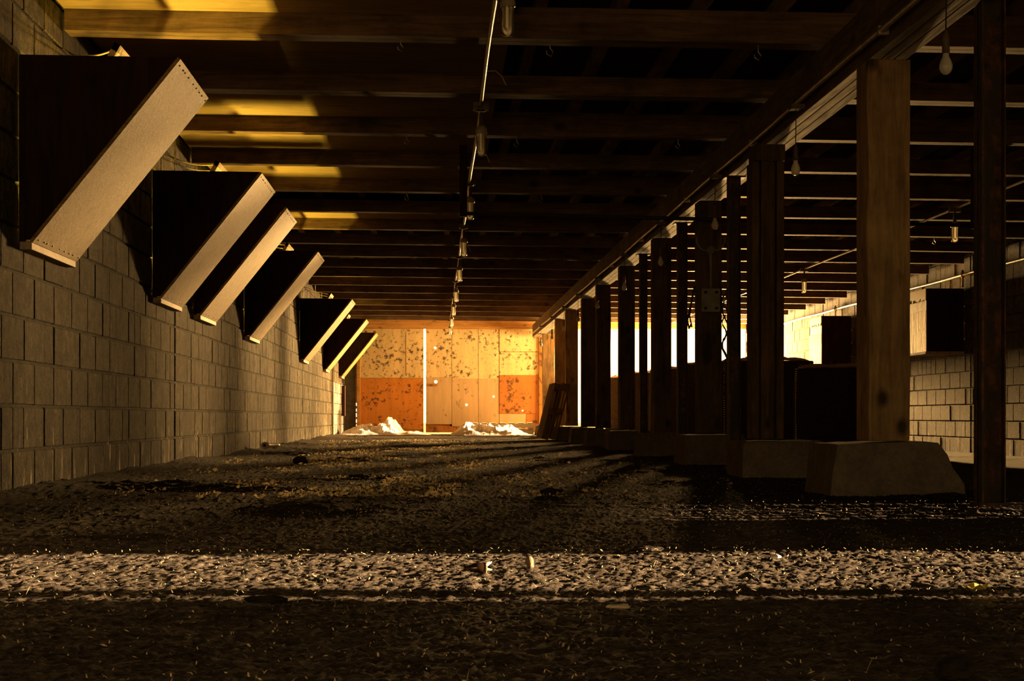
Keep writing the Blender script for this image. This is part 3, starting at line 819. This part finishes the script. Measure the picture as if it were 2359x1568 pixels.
for k, y in enumerate(LAMPY):
    lab = f'glass jar lamp under the middle conduit, {ORD[k]} counted from the camera'
    loc = (0.275, y, 2.037) if k else (0.327, y + 0.02, 2.185)
    if j0 is None: j0 = jar_lamp(lab, loc, G1)
    else: dup(j0, loc, lab, G1)
cn2 = thing('aisle_conduit', 'conduit under the joists of the far aisle beyond the posts', 'conduit', (4.62, 0, 2.205))
b = MB(); b.tube([(0, y, 0.004 * math.sin(y)) for y in [10 + 0.6 * k for k in range(40)]], 0.012, 8); b.build('pipe', M['galv'], cn2)
for k, y in enumerate([14.7, 20.8]):
    b = MB(); b.box(-0.05, 0.05, y - 0.03, y + 0.03, -0.03, 0.015); b.build('junction_box', M['sock'], cn2)
    dup(j0, (4.62, y, 2.0), ['glass jar lamp in the far aisle between timber post and steel post', 'small glass jar lamp in the far aisle above the hay bales'][k], 'jar lamps in the far aisle')

gc = thing('girder_conduit', 'conduit clipped along the lower edge of the girder', 'conduit', (1.935, 0, 2.035))
b = MB(); b.tube([(0, y, 0.004 * math.sin(1.7 * y)) for y in [3 + 0.6 * k for k in range(52)]], 0.013, 8); b.build('pipe', M['galv'], gc)
BULBY = [6.25, 8.9, 11.5, 14.3, 17.1, 19.96, 22.7, 25.2, 27.8, 30.7]
for y in BULBY:
    b = MB(); b.box(-0.035, 0.04, y - 0.035, y + 0.035, -0.035, -0.008); b.build('junction_plate', M['sock'], gc)
for y in [7.2, 10.2, 12.9, 15.8, 18.5]:
    b = MB(); b.box(-0.012, 0.035, y - 0.012, y + 0.012, -0.02, 0.018); b.build('clip', M['galv'], gc)
def pendant(label, loc, group):
    t = thing('pendant_bulb', label, 'light bulb', loc, group)
    q = MB(); q.tube([(0, 0, 0.36), (0.002, 0, 0.25), (0, 0, 0.15)], 0.0028, 6); q.build('wire', M['cable'], t)
    q = MB(); q.lathe([(0, 0.155), (0.005, 0.152), (0.011, 0.135), (0.015, 0.115), (0.013, 0.106), (0.014, 0.10), (0.0145, 0.062), (0, 0.062)], n=14); q.build('socket', M['sock'], t)
    q = MB(); q.lathe([(0.011, 0.063), (0.0125, 0.05), (0.0205, 0.034), (0.0255, 0.017), (0.0245, 0.003), (0.018, -0.010), (0.009, -0.017), (0, -0.019)], n=18); q.build('bulb', M['bulb'], t)
    return t
p0_ = None; G2 = 'bare bulbs hanging along the girder'
BL2 = ['bare bulb on a wire beside the nearest steel post', 'bare bulb on a wire between plank post and pale knotty post',
       'bare bulb hanging in front of the electrical box post', 'bare bulb hanging beyond the electrical box post', 'bare bulb hanging before the fifth timber post',
       'bare bulb hanging before the sixth timber post', 'bare bulb hanging before the seventh timber post', 'bare bulb hanging above the upright pallet',
       'bright bare bulb second from the far end of the girder', 'bare bulb at the far end of the girder, against the cream door']
for k, y in enumerate(BULBY):
    loc = (1.93, y, 1.665)
    if p0_ is None: p0_ = pendant(BL2[0], loc, G2)
    else: dup(p0_, loc, BL2[k], G2)

wc = thing('wall_conduit', 'bright pipe running along the top of the block wall opposite', 'pipe', (XR - 0.03, 0, 2.08))
b = MB(); b.tube([(0, y, 0.004 * math.sin(y * 2)) for y in [12 + 0.5 * k for k in range(45)]], 0.017, 8); b.build('pipe', M['galv'], wc)
for y in (20.1, 26.6):
    b = MB(); b.tube([(-0.005, y, 0.06), (-0.005, y, -0.15)], 0.014, 8); b.lathe([(0, 0.03), (0.025, 0.03), (0.025, -0.03), (0, -0.03)], (-0.005, y, 0), 10); b.build('drop_pipe', M['galv'], wc)

# hanging rail across the aisles
hr = thing('hanging_rail', 'dark rail hung below the joists, crossing in front of the electrical box post', 'rail', (0.2, 12.40, 1.86))
b = MB(); b.tube([(0, 0, 0), (3.85, 0, -0.07)], 0.014, 8); b.build('bar', M['dark'], hr)
for x, z in ((0.0, 0.0), (3.84, -0.07)):
    b = MB(); b.box(x - 0.028, x + 0.028, -0.05, -0.015, z - 0.03, 0.50); b.build('hanger_board', M['side'], hr)
b = MB(); b.box(1.0, 3.82, 12.398 - 12.40 - 0.001, 0.001, -0.001, 0.001)

# electrical gear on the third timber post
eb = thing('electrical_box', 'pale square electrical box with corner bolts on the wide dark post', 'electrical box', (2.07, 12.555, 1.23))
b = MB(); b.box(-0.07, 0.07, -0.045, 0.0, -0.09, 0.09); b.build('cover', M['grey_paint'], eb, bevel=0.006)
for sx in (-1, 1):
    for sz in (-1, 1):
        b = MB(); b.box(sx * 0.042 - 0.012, sx * 0.042 + 0.012, -0.05, -0.04, sz * 0.06 - 0.01, sz * 0.06 + 0.01); b.build('bolt', M['dark'], eb)
cf = thing('conduit_fitting', 'round conduit fitting with two upward curling arms above the electrical box', 'conduit fitting', (2.07, 12.545, 1.61))
b = MB(); b.lathe([(0, 0.012), (0.03, 0.012), (0.034, 0.0), (0.03, -0.012), (0, -0.012)], n=16)
b.move(lambda x, y, z: (x, z - 0.012, y)); b.build('round_box', M['grey_paint'], cf)
b = MB(); b.tube([(0, -0.01, -0.02), (0.003, -0.01, -0.15), (0.005, -0.01, -0.29)], [0.016, 0.010, 0.009], 8); b.build('drop_pipe', M['grey_paint'], cf)
for s_ in (-1, 1):
    b = MB(); b.tube([(s_ * 0.02, -0.01, 0.0), (s_ * 0.06, -0.01, 0.0), (s_ * 0.09, -0.01, 0.025), (s_ * 0.105, -0.01, 0.06), (s_ * 0.105, -0.01, 0.10)], 0.008, 8); b.build('arm', M['grey_paint'], cf)
b = MB(); rr = random.Random(5)
pts = [(2.187 + 0.02 * math.sin(k * 1.3), 12.60 + 0.02 * math.cos(k * 1.7), 1.36 - 0.035 * k) for k in range(26)]
b.tube(pts, 0.006, 6)
pts = [(2.192 + 0.022 * math.sin(k * 0.9 + 1), 12.60 + 0.02 * math.cos(k * 1.1), 1.34 - 0.04 * k) for k in range(15)]
b.tube(pts, 0.007, 6)
tag(b.build('tangled_cable', M['cable']), 'tangled dark cord hanging down the side of the electrical box post', 'cord')
b = MB(); b.tube([(1.962, 12.6, 1.34), (1.95, 12.6, 1.3), (1.93, 12.6, 1.2), (1.90, 12.58, 1.08), (1.915, 12.58, 1.02), (1.935, 12.6, 1.06)], 0.008, 6)
b.tube([(1.935, 12.6, 1.22), (1.92, 12.6, 1.12), (1.935, 12.58, 1.03)], 0.006, 6)
tag(b.build('frayed_rope', M['cable']), 'short frayed rope end dangling before the white opening', 'rope')

# ================================================================== HAY BALES
def bale(x, y, r, h, label, seed, hair=False):
    t = thing('round_bale', label, 'hay bale', (x, y, fz(x, y) - 0.01), 'round bales in the far aisle')
    n = 40; rows = 14; b = MB(); vs = []; fs = []
    for k in range(rows + 1):
        z = h * k / rows
        for j in range(n):
            a = 2 * math.pi * j / n
            rr = r * (1 - 0.05 * (abs(k / rows - 0.5) * 2) ** 6) + 0.012 * noise.noise((3 * math.cos(a), 3 * math.sin(a), z * 3 + seed))
            vs.append((rr * math.cos(a), rr * math.sin(a), z))
    for k in range(rows):
        for j in range(n): fs.append((k * n + j, k * n + (j + 1) % n, (k + 1) * n + (j + 1) % n, (k + 1) * n + j))
    b.add(vs, fs, smooth=True); b.build('netted_side', M['bale'], t)
    b = MB(); vs = []; fs = []; m = 9
    for k in range(m + 1):
        for j in range(n):
            a = 2 * math.pi * j / n; rr = r * (1.0 - k / m)
            z = h - 0.01 + 0.05 * (1 - (1 - k / m) ** 4) + 0.05 * noise.noise((4 * rr * math.cos(a) + seed, 4 * rr * math.sin(a), seed)) * min(1, k)
            vs.append((rr * math.cos(a) * 0.985, rr * math.sin(a) * 0.985, z))
    for k in range(m):
        for j in range(n): fs.append((k * n + j, k * n + (j + 1) % n, (k + 1) * n + (j + 1) % n, (k + 1) * n + j))
    rr_ = random.Random(seed)
    b.add(vs, fs, smooth=False)
    for k in range(260 if hair else 120):
        a = rr_.uniform(0, 2 * math.pi); d = r * math.sqrt(rr_.random()); z = h + 0.02
        p = Vector((d * math.cos(a), d * math.sin(a), z)); q = Vector((rr_.uniform(-1, 1), rr_.uniform(-1, 1), rr_.uniform(0.1, 0.8))).normalized() * rr_.uniform(0.03, 0.1)
        w_ = Vector((rr_.uniform(-1, 1), rr_.uniform(-1, 1), 0)).normalized() * 0.003
        b.add([p - w_, p + w_, p + q], [(0, 1, 2)])
    b.build('loose_top', M['hay'], t)
    a = math.radians(200 if not hair else 186)
    b = MB()
    for k in range(40):
        z = h * (k + 0.5) / 40
        b.box(r * math.cos(a) - 0.006, r * math.cos(a) + 0.012, r * math.sin(a) - 0.014, r * math.sin(a) + 0.014, z - 0.006, z + 0.006)
    b.build('net_edge', M['lit_net'], t)  # pale dashes paint the sunlit edge of the net wrap
    return t
bale(4.66, 18.7, 0.62, 1.0, 'round netted hay bale with shaggy top, nearest of the bales', 1, True)
bale(4.30, 21.6, 0.63, 1.17, 'round netted bale standing just behind the nearest bale', 2)
bale(4.22, 24.5, 0.64, 1.22, 'dark round bale seen beside the electrical box post', 3)
bale(4.12, 27.2, 0.64, 1.22, 'round bale in the middle gaps between dark posts, fourth from the camera', 4)
bale(4.02, 29.9, 0.64, 1.22, 'round bale, second from the open end door', 5)
bale(3.92, 32.6, 0.62, 1.20, 'orange ribbed round bale below the white opening, farthest of the bales', 6)

# ================================================================== THINGS AT THE FAR DOOR
def crumple(name, x0, x1, y0, y1, hf, label, seed):
    nx, ny = 64, 22; vs = []; fs = []
    for j in range(ny + 1):
        for i in range(nx + 1):
            u, v = i / nx, j / ny
            x = x0 + (x1 - x0) * u; y = y0 + (y1 - y0) * v
            env = hf(x) * math.sin(math.pi * min(1, max(0, v))) ** 0.6
            rid = 1 - abs(noise.noise((x * 2.6 + seed, y * 2.2, seed))) * 1.6
            r2 = 1 - abs(noise.noise((x * 6 + seed, y * 5, seed + 3))) * 1.4
            z = fz(x) + 0.008 + env * max(0.05, 0.55 * rid + 0.35 * r2 + 0.15 * noise.noise((x * 14, y * 12, seed)))
            dx = noise.noise((x * 4, y * 4, seed + 7)) * 0.05; dy = noise.noise((x * 4, y * 4, seed + 9)) * 0.06
            vs.append((x + dx, y + dy, z))
    for j in range(ny):
        for i in range(nx):
            a = j * (nx + 1) + i; fs.append((a, a + 1, a + nx + 2)); fs.append((a, a + nx + 2, a + nx + 1))
    b = MB(); b.add(vs, fs); return tag(b.build(name, M['sheet']), label, 'plastic sheet', 'plastic sheets by the far door')
def bumpf(lst):
    def f(x):
        return sum(h * math.exp(-((x - c) / w_) ** 2) for c, w_, h in lst)
    return f
crumple('plastic_sheet', -1.80, -0.12, 31.6, 33.0, bumpf([(-1.45, 0.35, 0.20), (-0.88, 0.18, 0.30), (-0.5, 0.25, 0.12), (-1.1, 0.3, 0.12)]), 'crumpled white plastic sheet by the left block wall, rising to a peak', 1.3)
crumple('plastic_sheet', 0.28, 1.78, 30.9, 32.0, bumpf([(0.55, 0.2, 0.22), (1.0, 0.3, 0.18), (1.4, 0.22, 0.20), (0.8, 0.3, 0.1)]), 'crumpled white plastic sheet in front of the pale pallets', 5.1)

def pallet(label, mat, group=None, W=0.5):
    """flat pallet 1.2 x 1.0, base at z=0"""
    t = thing('pallet', label, 'pallet', (0, 0, 0), group)
    for y in (0.05 - W, 0.0, W - 0.05):
        q = MB(); q.box(-0.6, 0.6, y - 0.045, y + 0.045, 0.018, 0.092); q.build('stringer', mat, t, bevel=0.003)
    for k in range(7):
        x = -0.55 + k * 1.1 / 6
        q = MB(); q.box(x - 0.05, x + 0.05, -W, W, 0.092, 0.112); q.build('deck_board', mat, t, bevel=0.002)
    for k in range(3):
        x = -0.55 + k * 0.55
        q = MB(); q.box(x - 0.05, x + 0.05, -W, W, 0.0, 0.018); q.build('bottom_board', mat, t, bevel=0.002)
    return t
pa = pallet('pale pallet lying under another one below the brown door patch', M['pale_pallet'], 'pallets stacked by the far door'); pa.location = (1.31, 33.35, 0.012); pa.rotation_euler = (0, 0, 0.02)
pb = dup(pa, (1.32, 33.32, 0.126), 'pale pallet on top of the low stack below the brown door patch', rz=-0.02)
pl = pallet('dark pallet standing on edge, outermost of two leaning on a post', M['pallet'], 'dark pallets leaning on a post', 0.425)
# standing on its long edge along y, leaning against the post's side
pl.rotation_euler = (Matrix.Rotation(math.radians(0), 3, 'Y') @ Matrix.Rotation(math.radians(-76), 3, 'Y') @ Matrix.Rotation(math.radians(90), 3, 'Z')).to_euler()
pl.location = (1.755, 25.2, 0.418)
pm = dup(pl, (1.875, 25.22, 0.418), 'dark pallet standing on edge between the outer pallet and the post'); pm.rotation_euler = pl.rotation_euler

eb2 = MB(); eb2.box(XL, XL + 0.07, 33.25, 33.45, 0.37, 0.97); tag(eb2.build('cabinet', M['side']), 'narrow dark box fixed low on the left block wall beside the far corner', 'box')

# ================================================================== LITTER ON THE FLOOR
def gz(x, y):
    return fz(x, y)
def straw():
    rr = random.Random(11); b = MB()
    def chip(x, y, L, W, lift):
        a = rr.uniform(0, math.pi); d = Vector((math.cos(a), math.sin(a), 0)); n_ = Vector((-d.y, d.x, 0))
        z0 = fz(x, y) + 0.003 + rr.uniform(0, 0.006)
        up = rr.uniform(0, lift); k1 = rr.uniform(-1, 1) * W
        p = Vector((x, y, z0))
        A = p - d * L / 2; B = p + Vector((0, 0, up * 0.6)); D = p + d * L / 2 + Vector((0, 0, up))
        w1 = n_ * W / 2; tw = Vector((0, 0, k1 * 0.6))
        b.add([A - w1, A + w1, B - w1 - tw, B + w1 + tw, D - w1 * 0.4, D + w1 * 0.4], [(0, 1, 3, 2), (2, 3, 5, 4)])
    def free(x, y):
        if y > 30.4: return False
        if 1.68 < x < 2.5 and any(Y - 0.3 < y < Y + 0.6 for Y in WOODP): return False
        if 1.9 < x < 2.35 and any(abs(y - Y) < 0.12 for Y in (6.57, 11.3, 14.0, 16.7)): return False
        if 1.4 < x and 24.4 < y < 26.6: return False
        if x < -1.5 and 16.8 < y < 17.5: return False
        if abs(x + 1.02) < 0.09 and abs(y - 12.6) < 0.09: return False
        if abs(x - 0.70) < 0.06 and abs(y - 2.22) < 0.06: return False
        if abs(x - 0.52) < 0.09 and abs(y - 7.55) < 0.09: return False
        if 0.0 < x < 0.3 and 3.6 < y < 4.05: return False
        return True
    for k in range(12000):     # fine bits everywhere
        y = 1.9 + 12 * rr.random() ** 1.5; x = rr.uniform(-1.8, 2.6)
        if free(x, y): chip(x, y, 0.003 + 0.010 * rr.random() ** 3, rr.uniform(0.001, 0.0028), 0.005)
    for k in range(16000):     # drift of dry flakes down the middle of the left aisle, in clumps
        y = 7.2 + 18 * rr.random() ** 1.2; x = rr.gauss(-0.4, 0.66)
        if not (-1.75 < x < 1.65) or not free(x, y): continue
        cl_ = noise.noise((x * 3.1, y * 1.6, 5.5)) + 0.6 * noise.noise((x * 9, y * 6, 2.5))
        if cl_ < 0.12: continue
        sz = rr.random() ** 2
        chip(x, y, 0.006 + 0.03 * sz, 0.004 + 0.02 * sz * rr.random(), 0.013)
    for k in range(160):       # stems
        y = 2.0 + 9 * rr.random() ** 1.4; x = rr.uniform(-1.75, 2.4)
        if free(x, y): chip(x, y, rr.uniform(0.02, 0.05), 0.0014, 0.015)
    o = b.build('straw', M['straw']); o['kind'] = 'stuff'
    return tag(o, 'dry straw and chaff scattered over the whole floor', 'straw')
straw()

def lump(name, x, y, rx, ry, rz_, mat, label, cat, seed, grp=None):
    b = MB(); n = 14; m = 9; vs = []; fs = []
    for k in range(m + 1):
        ph = math.pi * k / m
        for j in range(n):
            t = 2 * math.pi * j / n
            d = Vector((math.sin(ph) * math.cos(t), math.sin(ph) * math.sin(t), -math.cos(ph)))
            s_ = 1 + 0.35 * noise.noise(d * 1.6 + Vector((seed, 0, seed))) + 0.15 * noise.noise(d * 5 + Vector((seed, 2, 0)))
            vs.append((d.x * rx * s_, d.y * ry * s_, max(-0.4 * rz_, d.z * rz_ * s_)))
    for k in range(m):
        for j in range(n): fs.append((k * n + j, k * n + (j + 1) % n, (k + 1) * n + (j + 1) % n, (k + 1) * n + j))
    b.add(vs, fs, smooth=False)
    o = b.build(name, mat); o.location = (x, y, fz(x, y) + 0.35 * rz_)
    return tag(o, label, cat, grp)

# broken bottle and stopper-shaped stone in the lit strip
bt = thing('broken_bottle', 'dark glossy broken bottle lying in the lit strip of floor', 'bottle', (0.095, 3.74, 0.012), None, math.radians(8))
b = MB(); b.lathe([(0, -0.034), (0.004, -0.034), (0.006, -0.022), (0.0115, -0.010), (0.0125, 0.004), (0.0120, 0.013)], n=18)
b.move(lambda x, y, z: (z, x, y * 0.95)); b.build('neck', M['brown_glass'], bt)
b = MB(); b.lathe([(0.0112, 0.012), (0.0126, 0.013), (0.0126, 0.017), (0.0108, 0.018)], n=18); b.move(lambda x, y, z: (z, x, y * 0.95)); b.build('rim', M['stone'], bt)
b = MB(); b.add([(0.016, -0.008, 0.010), (0.030, -0.004, 0.015), (0.029, -0.003, 0.011), (0.017, -0.009, 0.003)], [(0, 1, 2, 3)])
b.add([(0.016, 0.0, -0.006), (0.030, 0.004, -0.007), (0.032, 0.003, -0.004), (0.017, 0.001, 0.001)], [(0, 1, 2, 3)])
b.add([(0.014, 0.006, 0.010), (0.027, 0.007, 0.014), (0.028, 0.006, 0.010), (0.016, 0.008, 0.005)], [(0, 1, 2, 3)])
b.build('shard', M['shard'], bt)
b = MB(); b.lathe([(0, -0.010), (0.0085, -0.010), (0.0082, -0.002), (0.0095, 0.004), (0.0090, 0.010), (0.006, 0.015), (0.003, 0.017), (0, 0.0175)], n=16)
b.rough(0.001, 90, 2.0); o = b.build('stopper', M['stone']); o.location = (0.217, 3.87, 0.010); o.rotation_euler = (0.1, -0.2, 0)
tag(o, 'brown domed stopper standing upright behind the broken bottle', 'stopper')
# white plastic spout by the wall
wp = thing('plastic_spout', 'white plastic spout with a dark hole lying against the left wall', 'spout', (-1.735, 17.0, 0.062), None, math.radians(-6))
b = MB(); b.lathe([(0.016, -0.014), (0.032, -0.013), (0.036, 0.0), (0.033, 0.035), (0.024, 0.08), (0.018, 0.22), (0.013, 0.26), (0, 0.265)], n=18)
b.move(lambda x, y, z: (x + z * 0.36, z, y)); b.build('body', M['sheet'], wp)
b = MB(); b.lathe([(0, -0.0145), (0.016, -0.0145), (0.016, 0.0), (0, 0.0)], n=14); b.move(lambda x, y, z: (x, z, y)); b.build('hole', M['dark'], wp)  # dark plug paints the shade inside the opening
lump('dirt_clod', -1.02, 12.6, 0.055, 0.05, 0.04, M['clod'], 'round black clod among the pale flakes in front of the white spout', 'clod', 1.0, 'dark clods on the floor')
lump('dirt_clod', 0.52, 7.55, 0.05, 0.05, 0.022, M['clod'], 'dark clod in mid floor before the row of posts', 'clod', 2.0, 'dark clods on the floor')
lump('dirt_clod', 0.70, 2.22, 0.025, 0.03, 0.022, M['clod'], 'dark clod with a pale stem at the bottom edge near the corner', 'clod', 3.0, 'dark clods on the floor')
lump('dirt_clod', -0.32, 3.18, 0.045, 0.02, 0.009, M['clod'], 'flat dark clod just in front of the lit strip', 'clod', 4.0, 'dark clods on the floor')
lump('dirt_clod', 0.55, 4.35, 0.04, 0.025, 0.010, M['clod'], 'dark clod at the back edge of the lit strip', 'clod', 5.0, 'dark clods on the floor')
lump('pebble', 0.17, 5.35, 0.012, 0.01, 0.009, M['stone'], 'small pale pebble in the dark floor behind the stopper', 'pebble', 6.0, 'pebbles on the floor')
lump('pebble', -0.02, 5.55, 0.012, 0.01, 0.008, M['stone'], 'pale pebble lying farther back in the dark, left of its twin', 'pebble', 7.0, 'pebbles on the floor')
lump('pebble', 0.845, 4.12, 0.012, 0.008, 0.006, M['white'], 'tiny white chip at the back edge of the lit strip', 'chip', 8.0, 'pebbles on the floor')
lump('wood_chip', 0.335, 3.05, 0.022, 0.010, 0.006, M['shard'], 'long pale wood chip in the dark strip nearest the camera', 'chip', 9.0)
b = MB(); vs = []; 
for k in range(9):
    a = 2 * math.pi * k / 9; r_ = 0.022 * (1 + 0.4 * math.sin(k * 2.3)); vs.append((r_ * math.cos(a) * 1.3, r_ * math.sin(a), 0.006 + 0.012 * math.cos(a * 2) ** 2))
vs.append((0, 0, 0.004)); b.add(vs, [(k, (k + 1) % 9, 9) for k in range(9)])
o = b.build('leaf', M['leaf']); o.location = (1.065, 3.26, 0.004); tag(o, 'single yellow-green leaf just in front of the lit strip', 'leaf')

# hooks and wire ends under the joists
def hook(x, n, label, s=1.0):
    y = JOISTS[n] + 0.05; z = 2.268 + tilt(x)
    b = MB(); b.tube([(0, 0, 0.01), (0, 0, -0.03 * s), (0.012 * s, 0, -0.045 * s), (0.004 * s, 0, -0.065 * s), (-0.014 * s, 0, -0.055 * s), (-0.016 * s, 0, -0.04 * s)], 0.0035, 6)
    o = b.build('ceiling_hook', M['galv']); o.location = (x, y, z); tag(o, label, 'hook', 'hooks under the joists')
hook(-0.18, 0, 'small hook under the nearest joist, towards the sloping boxes')
hook(0.58, 0, 'curled hook under the nearest joist, beyond the jar lamps', 1.2)
hook(1.65, 0, 'hook under the nearest joist close to the girder', 1.2)
hook(-0.2, 2, 'bent wire hook under the third joist before the jar lamps')
hook(0.55, 2, 'ring hook under the third joist beyond the jar lamps', 1.1)
hook(1.66, 2, 'hook under the third joist close to the girder')
hook(-0.25, 4, 'hook under the fifth joist', 1.1)
hook(0.9, 4, 'thin hook under the fifth joist, halfway to the girder', 1.1)
hook(5.2, 6, 'hook under the seventh joist in the far aisle', 1.2)
